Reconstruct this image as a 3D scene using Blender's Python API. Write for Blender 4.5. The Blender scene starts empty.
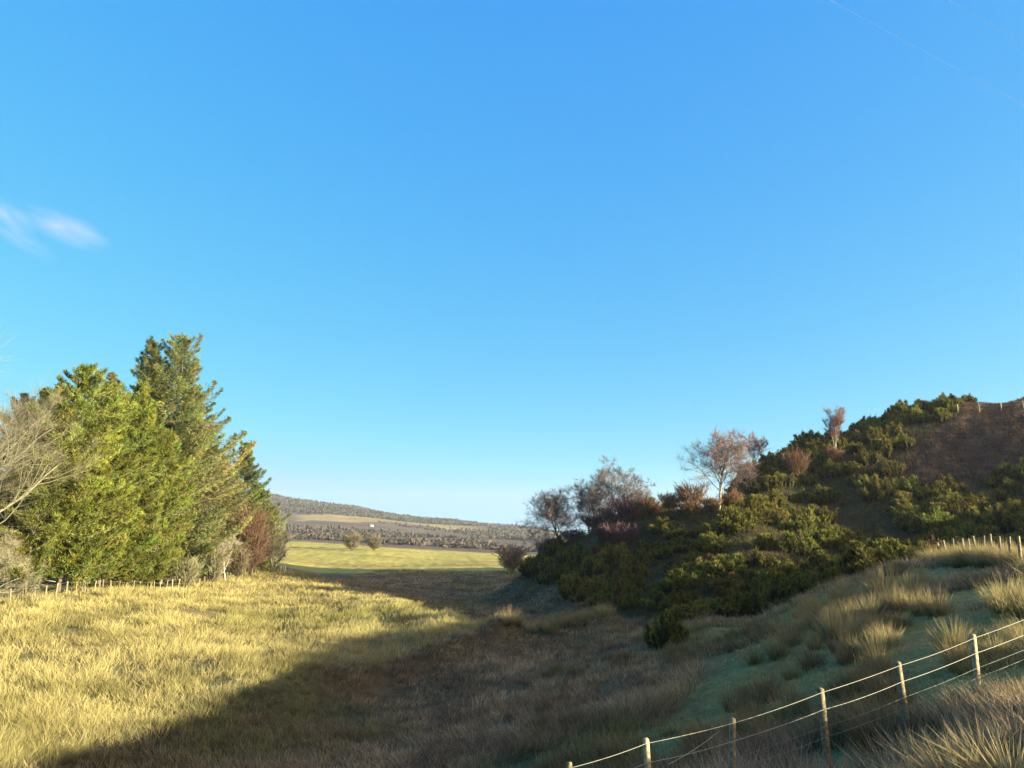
import bpy, math, random
import numpy as np
from math import radians, sin, cos, pi

C = bpy.context.scene
LINK = C.collection.objects.link
rng = np.random.default_rng(7)

# ------------------------------------------------------------------ camera, sky, sun, exposure
EYE = 10.0                      # eye height above the datum; the valley floor lies near 1.5
F = 750.0
PITCH = math.atan((540 - 384) / F)
cam = bpy.data.cameras.new("camera"); camo = bpy.data.objects.new("camera", cam); LINK(camo)
cam.sensor_width = 36.0; cam.lens = 36.0 * F / 1024.0
cam.clip_start = 0.1; cam.clip_end = 40000.0
camo.location = (0, 0, EYE); camo.rotation_euler = (pi / 2 + PITCH, 0, 0)
C.camera = camo

SUN_EL = 9.2
SUN_DIR = np.array([0.95, -0.31, 0.0]); SUN_DIR /= np.linalg.norm(SUN_DIR)
SUN_AZ = math.atan2(SUN_DIR[0], SUN_DIR[1])          # clockwise from +Y
sd = np.array([SUN_DIR[0] * cos(radians(SUN_EL)), SUN_DIR[1] * cos(radians(SUN_EL)), sin(radians(SUN_EL))])
W = bpy.data.worlds.new("World"); C.world = W; W.use_nodes = True
nt = W.node_tree; nt.nodes.clear()
sky = nt.nodes.new("ShaderNodeTexSky"); sky.sky_type = 'NISHITA'; sky.sun_disc = False
sky.sun_elevation = radians(SUN_EL); sky.sun_rotation = SUN_AZ
sky.air_density = 0.8; sky.dust_density = 0.0; sky.ozone_density = 6.0; sky.altitude = 50
sp = nt.nodes.new("ShaderNodeSeparateColor"); cm = nt.nodes.new("ShaderNodeCombineColor")     # the camera's colour response to the sky
nt.links.new(sky.outputs[0], sp.inputs[0])
for k, (ex, gain) in enumerate(((1.16, 0.74), (0.53, 0.86), (0.08, 1.46))):
    pw = nt.nodes.new("ShaderNodeMath"); pw.operation = 'POWER'; pw.inputs[1].default_value = ex
    ml = nt.nodes.new("ShaderNodeMath"); ml.operation = 'MULTIPLY'; ml.inputs[1].default_value = gain
    mn = nt.nodes.new("ShaderNodeMath"); mn.operation = 'MINIMUM'; mn.inputs[1].default_value = (0.74, 1.26, 1.65)[k]
    nt.links.new(sp.outputs[k], pw.inputs[0]); nt.links.new(pw.outputs[0], ml.inputs[0]); nt.links.new(ml.outputs[0], mn.inputs[0]); nt.links.new(mn.outputs[0], cm.inputs[k])
# added warm glow around the unseen low sun, to fill and warm the shade
tc = nt.nodes.new("ShaderNodeTexCoord"); dp = nt.nodes.new("ShaderNodeVectorMath"); dp.operation = 'DOT_PRODUCT'
dp.inputs[1].default_value = tuple(sd); nt.links.new(tc.outputs["Generated"], dp.inputs[0])
mr_ = nt.nodes.new("ShaderNodeMapRange"); mr_.inputs[1].default_value = 0.47; mr_.inputs[2].default_value = 1.0; nt.links.new(dp.outputs["Value"], mr_.inputs[0])
p2 = nt.nodes.new("ShaderNodeMath"); p2.operation = 'POWER'; p2.inputs[1].default_value = 1.6; nt.links.new(mr_.outputs[0], p2.inputs[0])
gl = nt.nodes.new("ShaderNodeVectorMath"); gl.operation = 'SCALE'; gl.inputs[0].default_value = (8.2, 4.6, 1.1); nt.links.new(p2.outputs[0], gl.inputs["Scale"])
ad = nt.nodes.new("ShaderNodeVectorMath"); ad.operation = 'ADD'; nt.links.new(cm.outputs[0], ad.inputs[0]); nt.links.new(gl.outputs[0], ad.inputs[1])
bg = nt.nodes.new("ShaderNodeBackground"); bg.inputs[1].default_value = 0.112
wo = nt.nodes.new("ShaderNodeOutputWorld")
nt.links.new(ad.outputs[0], bg.inputs[0]); nt.links.new(bg.outputs[0], wo.inputs[0])
sl = bpy.data.lights.new("sun", 'SUN'); sl.energy = 5.0; sl.angle = radians(0.45); sl.color = (1.0, 0.90, 0.60)
so = bpy.data.objects.new("sun", sl); LINK(so)
from mathutils import Vector
so.rotation_euler = Vector((-sd[0], -sd[1], -sd[2])).to_track_quat('-Z', 'Y').to_euler()
so.location = (60, -40, 60)
C.view_settings.view_transform = 'Standard'; C.view_settings.look = 'None'
C.view_settings.exposure = 2.42; C.view_settings.gamma = 1.0; C.view_settings.use_curve_mapping = False
C.cycles.max_bounces = 6; C.cycles.diffuse_bounces = 3; C.cycles.transparent_max_bounces = 8
C.cycles.use_denoising = True

# ------------------------------------------------------------------ helpers
def P(px, py, D):
    """point at forward distance D seen in direction (px,py) of the surveyed photograph"""
    px = np.asarray(px, float); py = np.asarray(py, float); D = np.asarray(D, float)
    u = px - 512; v = 384 - py
    fw = F * cos(PITCH) - v * sin(PITCH); up = F * sin(PITCH) + v * cos(PITCH)
    return np.stack(np.broadcast_arrays(u / fw * D, D, EYE + up / fw * D), -1)

def hash3(ix, iy, s):
    h = (ix.astype(np.int64) * 374761393 + iy.astype(np.int64) * 668265263 + s * 974634277) & 0xffffffff
    h = ((h ^ (h >> 13)) * 1274126177) & 0xffffffff
    h = (h ^ (h >> 16)) & 0xffffff
    return h / float(0xffffff)

def vnoise(x, y, s=0):
    x = np.asarray(x, float); y = np.asarray(y, float)
    ix = np.floor(x); iy = np.floor(y); fx = x - ix; fy = y - iy
    fx = fx * fx * (3 - 2 * fx); fy = fy * fy * (3 - 2 * fy)
    a = hash3(ix, iy, s); b = hash3(ix + 1, iy, s); c = hash3(ix, iy + 1, s); d = hash3(ix + 1, iy + 1, s)
    return (a * (1 - fx) + b * fx) * (1 - fy) + (c * (1 - fx) + d * fx) * fy

def fbm(x, y, s=0, o=4):
    t = 0; a = 0.5; n = 0
    for k in range(o):
        t = t + a * vnoise(x * 2 ** k, y * 2 ** k, s + 17 * k); n += a; a *= 0.5
    return t / n

def sstep(a, b, x):
    t = np.clip((x - a) / (b - a), 0, 1); return t * t * (3 - 2 * t)

def mesh_np(name, V, quads=None, tris=None, mat=None, col=None, parent=None, smooth=False, link=True):
    me = bpy.data.meshes.new(name)
    V = np.ascontiguousarray(V, np.float32)
    nq = 0 if quads is None else len(quads); ntr = 0 if tris is None else len(tris)
    me.vertices.add(len(V)); me.vertices.foreach_set("co", V.ravel())
    idx = []
    if nq: idx.append(np.asarray(quads, np.int32).ravel())
    if ntr: idx.append(np.asarray(tris, np.int32).ravel())
    idx = np.concatenate(idx)
    me.loops.add(len(idx)); me.loops.foreach_set("vertex_index", idx)
    st = np.concatenate([np.arange(nq, dtype=np.int32) * 4, nq * 4 + np.arange(ntr, dtype=np.int32) * 3])
    me.polygons.add(nq + ntr); me.polygons.foreach_set("loop_start", st)
    if smooth: me.polygons.foreach_set("use_smooth", np.ones(nq + ntr, bool))
    if col is not None:
        a = me.attributes.new("Col", 'FLOAT_COLOR', 'POINT')
        c4 = np.ones((len(V), 4), np.float32); c4[:, :3] = col
        a.data.foreach_set("color", c4.ravel())
    me.update(calc_edges=True)
    if mat: me.materials.append(mat)
    o = bpy.data.objects.new(name, me)
    if link: LINK(o)
    if parent is not None: o.parent = parent
    return o

class Acc:
    def __init__(s): s.V = []; s.Q = []; s.T = []; s.K = []; s.n = 0
    def add(s, V, Q=None, T=None, K=(0.1, 0.1, 0.1)):
        V = np.asarray(V, float)
        if Q is not None and len(Q): s.Q.append(np.asarray(Q) + s.n)
        if T is not None and len(T): s.T.append(np.asarray(T) + s.n)
        K = np.asarray(K, float)
        s.V.append(V); s.K.append(np.broadcast_to(K, V.shape) if K.ndim == 1 else K); s.n += len(V)
    def build(s, name, mat, parent=None, smooth=False):
        return mesh_np(name, np.concatenate(s.V), np.concatenate(s.Q) if s.Q else None, np.concatenate(s.T) if s.T else None,
                       mat, np.concatenate(s.K), parent, smooth)

def unit(v): return v / np.maximum(np.linalg.norm(v, axis=-1, keepdims=True), 1e-9)

def blades(acc, root, d, side, L, w, bend, cb, ct, midw=0.9):
    """tapering two-segment blades: root, direction d, bend = offset of the tip"""
    n = len(root); L = np.broadcast_to(L, n)[:, None]; w = np.broadcast_to(w, n)[:, None]
    V = np.empty((n, 5, 3))
    V[:, 0] = root - side * w * .5; V[:, 1] = root + side * w * .5
    m = root + d * L * .52 + bend * L * .22
    V[:, 2] = m - side * w * .5 * midw; V[:, 3] = m + side * w * .5 * midw
    V[:, 4] = root + d * L + bend * L
    i = np.arange(n)[:, None] * 5
    K = np.empty((n, 5, 3)); cb = np.broadcast_to(cb, (n, 3)); ct = np.broadcast_to(ct, (n, 3))
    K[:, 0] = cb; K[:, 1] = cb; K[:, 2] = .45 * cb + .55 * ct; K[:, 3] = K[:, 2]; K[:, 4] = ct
    acc.add(V.reshape(-1, 3), i + np.array([[0, 1, 3, 2]]), i + np.array([[2, 3, 4]]), K.reshape(-1, 3))

def tube(acc, pts, rad, sides=5, K=(.2, .15, .1), cap=False):
    pts = np.asarray(pts, float); rad = np.broadcast_to(rad, len(pts)).astype(float)
    t = unit(np.gradient(pts, axis=0)); ref = np.array([0, 0, 1.0]) if abs(t[0][2]) < .9 else np.array([1.0, 0, 0])
    a = unit(np.cross(t, ref)); b = np.cross(t, a)
    th = np.arange(sides) * 2 * pi / sides
    V = pts[:, None] + rad[:, None, None] * (a[:, None] * np.cos(th)[None, :, None] + b[:, None] * np.sin(th)[None, :, None])
    n = len(pts); Q = []
    for i in range(n - 1):
        for j in range(sides):
            k = (j + 1) % sides
            Q.append((i * sides + j, i * sides + k, (i + 1) * sides + k, (i + 1) * sides + j))
    V = V.reshape(-1, 3); T = []
    if cap:
        V = np.vstack([V, pts[0], pts[-1]]); c0 = n * sides
        for j in range(sides):
            k = (j + 1) % sides; T += [(k, j, c0), ((n - 1) * sides + j, (n - 1) * sides + k, c0 + 1)]
    acc.add(V, Q, T, K)

def rand_unit(n, r=None):
    r = r or rng
    v = r.normal(size=(n, 3)); return unit(v)

def empty(name, loc, rz=0.0, s=1.0):
    o = bpy.data.objects.new(name, None); LINK(o); o.location = loc; o.rotation_euler = (0, 0, rz); o.scale = (s, s, s)
    o.empty_display_size = 0.3
    return o

def tag(o, label=None, cat=None, group=None, kind=None):
    if label: o["label"] = label
    if cat: o["category"] = cat
    if group: o["group"] = group
    if kind: o["kind"] = kind
    return o

def copy_tree(o):
    c = o.copy(); LINK(c)
    for ch in o.children:
        d = ch.copy(); LINK(d); d.parent = c
        for g in ch.children:
            e = g.copy(); LINK(e); e.parent = d
    return c

# ------------------------------------------------------------------ materials
def leaf_mat(name, trans=0.3, rough=0.8, var=0.25, scale=1.5, spec=0.15, hue=0.0):
    """own colour from the mesh, broken up by object-space noise and by object, part of the light passing through"""
    m = bpy.data.materials.new(name); m.use_nodes = True; t = m.node_tree; N = t.nodes; Lk = t.links; N.clear()
    at = N.new("ShaderNodeAttribute"); at.attribute_name = "Col"
    no = N.new("ShaderNodeTexNoise"); no.inputs["Scale"].default_value = scale; no.inputs["Detail"].default_value = 3
    ge = N.new("ShaderNodeTexCoord"); Lk.new(ge.outputs["Object"], no.inputs["Vector"])
    oi = N.new("ShaderNodeObjectInfo")
    hr = N.new("ShaderNodeMath"); hr.operation = 'MULTIPLY'; hr.inputs[1].default_value = 7.31; Lk.new(oi.outputs["Random"], hr.inputs[0])
    hf = N.new("ShaderNodeMath"); hf.operation = 'FRACT'; Lk.new(hr.outputs[0], hf.inputs[0])
    hm = N.new("ShaderNodeMapRange"); hm.inputs[3].default_value = .5 - hue; hm.inputs[4].default_value = .5 + hue * .5; Lk.new(hf.outputs[0], hm.inputs[0])
    mr = N.new("ShaderNodeMapRange"); mr.inputs[1].default_value = .3; mr.inputs[2].default_value = .7
    mr.inputs[3].default_value = 1 - var; mr.inputs[4].default_value = 1 + var; Lk.new(no.outputs[0], mr.inputs[0])
    m2 = N.new("ShaderNodeMapRange"); m2.inputs[3].default_value = 1 - var * .7; m2.inputs[4].default_value = 1 + var * .7
    Lk.new(oi.outputs["Random"], m2.inputs[0])
    mu = N.new("ShaderNodeMath"); mu.operation = 'MULTIPLY'; Lk.new(mr.outputs[0], mu.inputs[0]); Lk.new(m2.outputs[0], mu.inputs[1])
    hv = N.new("ShaderNodeHueSaturation"); Lk.new(at.outputs["Color"], hv.inputs["Color"]); Lk.new(mu.outputs[0], hv.inputs["Value"]); Lk.new(hm.outputs[0], hv.inputs["Hue"])
    pb = N.new("ShaderNodeBsdfPrincipled"); pb.inputs["Roughness"].default_value = rough
    pb.inputs["Specular IOR Level"].default_value = spec
    Lk.new(hv.outputs[0], pb.inputs["Base Color"])
    ou = N.new("ShaderNodeOutputMaterial")
    if trans > 0:
        tr = N.new("ShaderNodeBsdfTranslucent"); Lk.new(hv.outputs[0], tr.inputs[0])
        mx = N.new("ShaderNodeMixShader"); mx.inputs[0].default_value = trans
        Lk.new(pb.outputs[0], mx.inputs[1]); Lk.new(tr.outputs[0], mx.inputs[2]); Lk.new(mx.outputs[0], ou.inputs[0])
    else: Lk.new(pb.outputs[0], ou.inputs[0])
    return m

def ground_mat():
    m = bpy.data.materials.new("rough_ground"); m.use_nodes = True; t = m.node_tree; N = t.nodes; Lk = t.links
    pb = N["Principled BSDF"]; pb.inputs["Roughness"].default_value = .95; pb.inputs["Specular IOR Level"].default_value = .1
    at = N.new("ShaderNodeAttribute"); at.attribute_name = "Col"
    ge = N.new("ShaderNodeNewGeometry")
    val = None
    for sc, lo, hi in ((0.35, .72, 1.28), (2.2, .7, 1.3), (9.0, .75, 1.25), (0.03, .85, 1.15)):
        no = N.new("ShaderNodeTexNoise"); no.inputs["Scale"].default_value = sc; no.inputs["Detail"].default_value = 4
        Lk.new(ge.outputs["Position"], no.inputs["Vector"])
        mr = N.new("ShaderNodeMapRange"); mr.inputs[1].default_value = .3; mr.inputs[2].default_value = .7
        mr.inputs[3].default_value = lo; mr.inputs[4].default_value = hi; Lk.new(no.outputs[0], mr.inputs[0])
        if val is None: val = mr.outputs[0]
        else:
            mu = N.new("ShaderNodeMath"); mu.operation = 'MULTIPLY'; Lk.new(val, mu.inputs[0]); Lk.new(mr.outputs[0], mu.inputs[1]); val = mu.outputs[0]
    hv = N.new("ShaderNodeHueSaturation"); Lk.new(at.outputs["Color"], hv.inputs["Color"]); Lk.new(val, hv.inputs["Value"])
    Lk.new(hv.outputs[0], pb.inputs["Base Color"])
    nb = N.new("ShaderNodeTexNoise"); nb.inputs["Scale"].default_value = 5; nb.inputs["Detail"].default_value = 6
    Lk.new(ge.outputs["Position"], nb.inputs["Vector"])
    bp = N.new("ShaderNodeBump"); bp.inputs["Strength"].default_value = .6; bp.inputs["Distance"].default_value = .15
    Lk.new(nb.outputs[0], bp.inputs["Height"]); Lk.new(bp.outputs[0], pb.inputs["Normal"])
    return m
M_GROUND = ground_mat()
M_GRASS = leaf_mat("dry_grass", .35, var=.2, scale=.25)
M_RUSH = leaf_mat("rush_stems", .35, var=.3, scale=2, hue=.012)
M_NEEDLE = leaf_mat("conifer_needles", .35, var=.25, scale=.5, hue=.008)
M_GORSE = leaf_mat("gorse_shoots", .25, var=.35, scale=.8, hue=.035)
M_BARK = leaf_mat("bark", 0, .9, var=.35, scale=3)
M_TWIG = leaf_mat("bare_twigs", .1, .8, var=.2, scale=1)
M_HEATH = leaf_mat("heather_stems", .15, var=.35, scale=.6)
M_WOOD = leaf_mat("weathered_timber", 0, .85, var=.5, scale=14)
M_WIRE = leaf_mat("galvanised_wire", 0, .5, var=.1, scale=3, spec=.4)
M_FARWOOD = leaf_mat("far_trees", .2, var=.3, scale=.02)

# ------------------------------------------------------------------ the lie of the land: surveyed points -> smooth surface
COLS = {   # column of the photograph: (forward distance, row)
 -330: [(20, 790), (30, 690), (45, 620), (60, 597), (90, 583), (200, 560)],
 -150: [(20, 800), (32, 690), (48, 628), (60, 601), (85, 585), (200, 560)],
 0:   [(20, 810), (26, 765), (35, 698), (45, 640), (54, 609), (66, 590), (100, 575), (250, 552)],
 150: [(20, 825), (25, 780), (35, 708), (50, 640), (64, 604), (78, 591), (110, 574), (250, 552)],
 270: [(20, 825), (25, 780), (35, 714), (40, 682), (60, 636), (90, 590), (115, 572), (160, 566), (300, 552)],
 330: [(45, 667), (41.5, 691)],
 430: [(49.5, 648), (46.5, 668)],
 310: [(110, 577), (135, 580), (200, 571)],
 400: [(18, 835), (25, 770), (35, 718), (44, 684), (60, 626), (75, 601), (88, 600), (120, 592), (200, 573), (260, 565)],
 450: [(62, 617), (75, 617)],
 500: [(18, 825), (25, 755), (35, 697), (45, 660), (51.5, 638), (58, 635), (66, 640), (90, 611), (130, 591), (200, 574), (260, 565)],
 600: [(12, 835), (16, 780), (25, 712), (40, 657), (52, 632), (60, 622), (75, 597), (90, 557), (105, 526), (118, 545), (150, 572), (220, 568)],
 560: [(80, 603), (97, 572), (112, 551), (128, 565), (160, 578)],
 520: [(100, 604), (120, 580), (140, 583)],
 640: [(57, 620), (72, 588), (86, 548), (99, 508), (115, 525), (150, 545)],
 700: [(9, 830), (13, 768), (25, 690), (35, 652), (46, 628), (60, 592), (78, 545), (92, 510), (110, 519), (140, 520), (180, 530)],
 760: [(48, 622), (62, 575), (80, 521), (93, 524), (113, 495), (133, 470), (152, 478), (190, 520)],
 820: [(10, 815), (14, 760), (25, 668), (33, 626), (40, 602), (47, 590), (56, 592), (66, 563), (73, 541), (83, 549), (100, 525), (122, 472), (134, 442), (155, 452), (190, 500)],
 900: [(9, 805), (15, 725), (24, 652), (32, 612), (40, 583), (47, 566), (60, 569), (64, 566), (80, 555), (98, 517), (118, 460), (134, 421), (155, 424), (190, 505)],
 960: [(46, 563), (75, 562), (96, 512), (112, 465), (130, 412), (150, 408)],
 1024: [(9, 790), (15, 700), (21, 650), (28, 602), (34, 571), (46, 556), (58, 566), (75, 556), (92, 515), (108, 460), (125, 410), (150, 409), (200, 500)],
 290: [(450, 541), (800, 536)], 380: [(330, 553), (450, 547), (800, 540)], 500.5: [(330, 560), (450, 554), (800, 544)],
}
ctl = []
for px, l in COLS.items():
    for D, py in l: ctl.append(P(px, py, D))
for px, rows in ((-100, (520, 500, 488)), (100, (518, 498, 489)), (265, (524, 508, 495)), (350, (528, 516, 505.5)), (450, (536, 528, 519.5)), (540, (541, 536, 529.5)), (700, (548, 545, 540)), (900, (548, 545, 540))):
    for D, py in zip((1100, 1600, 2300), rows): ctl.append(P(px, py, D))
    ctl.append(P(px, rows[2] + 6, 3200))
Z0 = EYE
for x, y, z in [(0, 0, -1.7), (3, -3, -1.5), (-4, 3, -2.6), (5, 5, -2.2), (0, 6, -3.0), (8, 5, -2.0), (12, 9, -1.9), (-6, 10, -5.0), (-14, 10, -6.6), (-14, 0, -5.2),
                (68, -90, 7), (68, -60, 7), (68, -40, 6.5), (68, -19, 6.1), (68, -6, 5.8), (68, 3, 5.15), (68, 12, 4.3), (68, 20, 3.4), (68, 28, 2.7), (68, 36, 2.4), (68, 41, 3.5), (68, 46, 5.4), (68, 51, 6.2), (68, 56, 6.3), (69, 61, 6.8), (70, 66, 7.2), (76, 84, 6.5),
                (45, 0, 1.2), (45, -30, 1.8), (45, 20, .9), (50, 40, 1.4), (30, 0, -0.8), (25, -20, -.3), (22, 10, -1.3), (56, 58, 2.5), (35, 25, -.6),
                (104, 150, 26.6), (100, 140, 26.4), (112, 160, 23), (119, 177, 13), (127, 188, 11), (145, 200, 12), (93, 88, 8.3), (100, 97, 12.5), (88, 76, 5.8), (112, 98, 14), (130, 90, 13), (150, 150, 19), (200, 100, 16), (112, 205, 6), (90, 240, -2), (160, 220, 8), (110, 40, 8), (120, 0, 7.5), (120, -60, 8), (90, 20, 5.6), (92, -30, 7),
                (0, -20, -1.2), (-20, -10, -5), (-30, -25, -5.5), (-60, 0, -6.2), (-80, 30, -5), (0, -80, -1), (-100, -100, -3), (100, -150, 9), (-150, 60, -3), (-200, 200, 6), (-400, 0, 20), (-90, 90, -3),
                (0, -1000, 0), (1200, 0, 60), (-1200, 0, 60), (-3000, 0, 60), (3000, 0, 60), (0, -3500, 60), (400, 400, 40), (300, 900, 20), (900, 900, 30), (0, 7000, 30), (-5000, 5000, 100), (5000, 5000, 100), (7000, -2000, 60), (-7000, -2000, 60), (0, -7500, 50)]:
    ctl.append(np.array([x, y, Z0 + z]))
ctl = np.array(ctl)
def emb(x, y):
    r = np.hypot(x, y); L = np.log1p(r / 4.0); return np.stack([L * x / np.maximum(r, 1e-6), L * y / np.maximum(r, 1e-6)], -1)
def _k(d2): return 0.5 * d2 * np.log(d2 + 1e-12)
cu = emb(ctl[:, 0], ctl[:, 1]); ce = (ctl[:, 2] - EYE) / (np.hypot(ctl[:, 0], ctl[:, 1]) + 4.0)
_n = len(cu); A = np.zeros((_n + 3, _n + 3))
A[:_n, :_n] = _k(((cu[:, None] - cu[None]) ** 2).sum(-1)) + 2e-5 * np.eye(_n)
A[:_n, _n] = 1; A[:_n, _n + 1:] = cu; A[_n, :_n] = 1; A[_n + 1:, :_n] = cu.T
wts = np.linalg.solve(A, np.concatenate([ce, np.zeros(3)]))
def base_h(x, y):
    x = np.asarray(x, float).ravel(); y = np.asarray(y, float).ravel(); out = np.empty(len(x))
    for s in range(0, len(x), 20000):
        u = emb(x[s:s + 20000], y[s:s + 20000])
        out[s:s + 20000] = _k(((u[:, None] - cu[None]) ** 2).sum(-1)) @ wts[:_n] + wts[_n] + u @ wts[_n + 1:]
    return EYE + out * (np.hypot(x, y) + 4.0)

a_in = np.radians(np.linspace(-48, 48, 720)); a_out = np.radians(np.linspace(48, 312, 110))[1:-1]
AZ = np.concatenate([a_in, a_out]); NA = len(AZ)
NR = 470; R0, R1 = 0.6, 3050.0
RR = R0 * (R1 / R0) ** (np.arange(NR) / (NR - 1))
gx = np.outer(np.sin(AZ), RR); gy = np.outer(np.cos(AZ), RR)

# zones of the ground in plan, each 0..1
def sunlit_bank_edge(y):
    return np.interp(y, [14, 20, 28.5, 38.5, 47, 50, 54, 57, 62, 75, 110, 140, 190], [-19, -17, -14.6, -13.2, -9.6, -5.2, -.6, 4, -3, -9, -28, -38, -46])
def zones(x, y):
    r = np.hypot(x, y); t = x / np.maximum(y, .1); n = fbm(x * .05, y * .05, 5) - .5; n2 = fbm(x * .3, y * .3, 9) - .5
    inf = (y > 1)
    z = {}
    # bank on the right: everything right of a line from the camera's foot to the gorse
    edge = np.interp(y, [0, 12, 18, 25, 35, 46, 55], [-2, -1.5, .5, 3.5, 7.5, 11.5, 12]) + n * 5
    z['turf'] = sstep(-2, 3, x - edge) * (1 - sstep(44, 52, y - np.maximum(x - 20, 0) * .35))
    foot = np.interp(x, [-12, 0, 5, 8, 10.5, 12, 20, 30, 45], [160, 128, 92, 67, 52, 50, 49, 52, 62]) + n * 7
    z['gorse'] = sstep(-3, 3, y - foot) * sstep(-16, -12, x) * (1 - sstep(122, 136, y + n * 12 - np.maximum(x - 22, 0) * 2.2)) * (1 - sstep(200, 230, r))
    hx = np.interp(y, [95, 105, 115, 125, 132, 150], [51, 53, 59, 68, 77, 97]) + n * 9
    z['heath'] = sstep(-4, 4, x - hx) * sstep(103, 109, y + n2 * 7) * z['gorse']
    z['field'] = sstep(190, 215, r + n * 8) * (1 - sstep(430, 520, r + n * 60)) * (1 - z['gorse'])
    z['far'] = sstep(430, 520, r + n * 60)
    # close-bitten turf shows only in patches of the bank; elsewhere it is rank grass
    pt = fbm(x * .11 + 3, y * .16, 15)
    for cx_, cy_, rx_, ry_ in ((8.0, 29.0, 3.2, 3.6), (18.0, 31.5, 4.5, 3.5), (9.3, 21.5, 3.0, 2.4), (3.0, 20.0, 1.8, 2.6), (22, 40, 5, 3), (14, 41, 4, 2.5), (5.5, 35, 2, 3)):
        pt = pt + .45 * np.exp(-((x - cx_) / rx_) ** 2 - ((y - cy_) / ry_) ** 2)
    z['patch'] = z['turf'] * sstep(.58, .70, pt)
    lit = sstep(-1.5, 1.5, sunlit_bank_edge(y) - x + n * 2)
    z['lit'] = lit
    return z

gh0 = base_h(gx, gy).reshape(gx.shape)
_r = np.hypot(gx, gy); _z = zones(gx, gy)
gh0 += (fbm(gx * .45, gy * .45, 1) - .5) * .45 * sstep(3, 14, _r) * (1 - .6 * _z['turf'])
# the low eroded bank between meadow and floor, stepped to sharpen the shadow edge
_s = gx - sunlit_bank_edge(gy) + (fbm(gx * .35, gy * .35, 19) - .5) * 2.4
gh0 -= 1.0 * sstep(0, 2.6, _s) * (1 - sstep(2, 12, gx)) * (1 - sstep(52, 58, gy)) * sstep(8, 16, gy)
gh0 += (1.35 + .1 * sstep(0, 6, gx)) * np.exp(-((gy - 53.6) / 1.7) ** 2) * sstep(-3.5, -.5, gx) * (1 - sstep(6.3, 8.5, gx))     # an added berm that lifts the line of rushes into the sun
gh0 += (fbm(gx * .12, gy * .12, 2) - .5) * 1.1 * _z['gorse']
gh0 += (fbm(gx * .7, gy * .28, 12, 3) - .5) * 1.0 * _z['heath']
gh0 += (fbm(gx * .004, gy * .004, 3) - .5) * 14 * sstep(600, 1500, _r)
def gh(x, y):
    """height of the ground sheet"""
    x = np.asarray(x, float); y = np.asarray(y, float)
    az = np.arctan2(x, y); az = np.where(az < a_in[0], az + 2 * pi, az)
    AX = np.append(AZ, AZ[0] + 2 * pi)
    i = np.clip(np.searchsorted(AX, az) - 1, 0, NA - 1); fa = (az - AX[i]) / (AX[i + 1] - AX[i])
    fr = np.clip(np.log(np.maximum(np.hypot(x, y), R0) / R0) / np.log(R1 / R0) * (NR - 1), 0, NR - 1.001); j = fr.astype(int); fr = fr - j
    i2 = (i + 1) % NA
    return (gh0[i, j] * (1 - fa) + gh0[i2, j] * fa) * (1 - fr) + (gh0[i, j + 1] * (1 - fa) + gh0[i2, j + 1] * fa) * fr

def hit(px, py, lo=6.0, hi=3500.0):
    """where the line of sight meets the ground"""
    D = np.geomspace(lo, hi, 2500); p = P(px, py, D); d = p[:, 2] - gh(p[:, 0], p[:, 1])
    k = np.argmax(d < 0) if (d < 0).any() else len(D) - 1
    q = p[k].copy(); q[2] = gh(q[0], q[1]); return q
def on(x, y, dz=0.0): return np.array([x, y, float(gh(x, y)) + dz])
def at(px, D, dz=0.0):
    """ground point in column px at forward distance D"""
    row = 540.0
    for _ in range(4):
        p = P(px, row, D); z = float(gh(p[0], p[1])); w = z - EYE
        row = 384 - F * (-D * sin(PITCH) + w * cos(PITCH)) / (D * cos(PITCH) + w * sin(PITCH))
    return on(p[0], p[1], dz)

# colour of the ground under the vegetation
def mixc(c, k, w): return c * (1 - w[..., None]) + np.array(k) * w[..., None]
n1 = fbm(gx * .08, gy * .08, 21); n2 = fbm(gx * .5, gy * .5, 22); n3 = fbm(gx * .01, gy * .01, 23)
gc = np.zeros(gx.shape + (3,)) + np.array((.075, .062, .034))
gc = mixc(gc, (.15, .12, .055), _z['lit'] * .9)  # paler straw ground; the sunlit area is partly put into the colour
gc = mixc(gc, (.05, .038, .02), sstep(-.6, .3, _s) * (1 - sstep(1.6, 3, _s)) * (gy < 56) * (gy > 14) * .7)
gc = mixc(gc, (.06, .075, .025), sstep(.5, .75, n1) * .5)
gc = mixc(gc, (.13, .13, .05), _z['turf'] * .9)
gc = mixc(gc, (.11, .14, .06), _z['turf'] * sstep(.45, .7, n2) * .7)
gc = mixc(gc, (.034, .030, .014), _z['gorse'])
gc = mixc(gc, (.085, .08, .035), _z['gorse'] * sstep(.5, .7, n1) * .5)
gc = mixc(gc, (.058, .030, .022), _z['heath'])
gc = mixc(gc, (.12, .078, .045), _z['heath'] * sstep(.5, .75, fbm(gx * .12, gy * .5, 31)) * .8)
gc = mixc(gc, (.30, .262, .07), _z['field'])
gc = mixc(gc, (.23, .165, .06), _z['field'] * sstep(.5, .7, fbm(gx * .02, gy * .15, 33)) * .7)
far = _z['far']
gc = mixc(gc, (.085, .062, .055), far)
tt = gx / np.maximum(gy, 1)
stripe = far * sstep(-.295, -.27, tt) * (1 - sstep(-.08, -.03, tt)) * sstep(.0, .08, 1 - np.abs(_r - (1650 + tt * 900 + (n3 - .5) * 300)) / 120.)
gc = mixc(gc, (.24, .185, .085), stripe * .9)
gc = mixc(gc, (.05, .05, .045), far * sstep(2000, 2300, _r + (n3 - .5) * 500) * .8)
gc = mixc(gc, (.12, .09, .06), far * sstep(.52, .62, n3) * .4)

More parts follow.
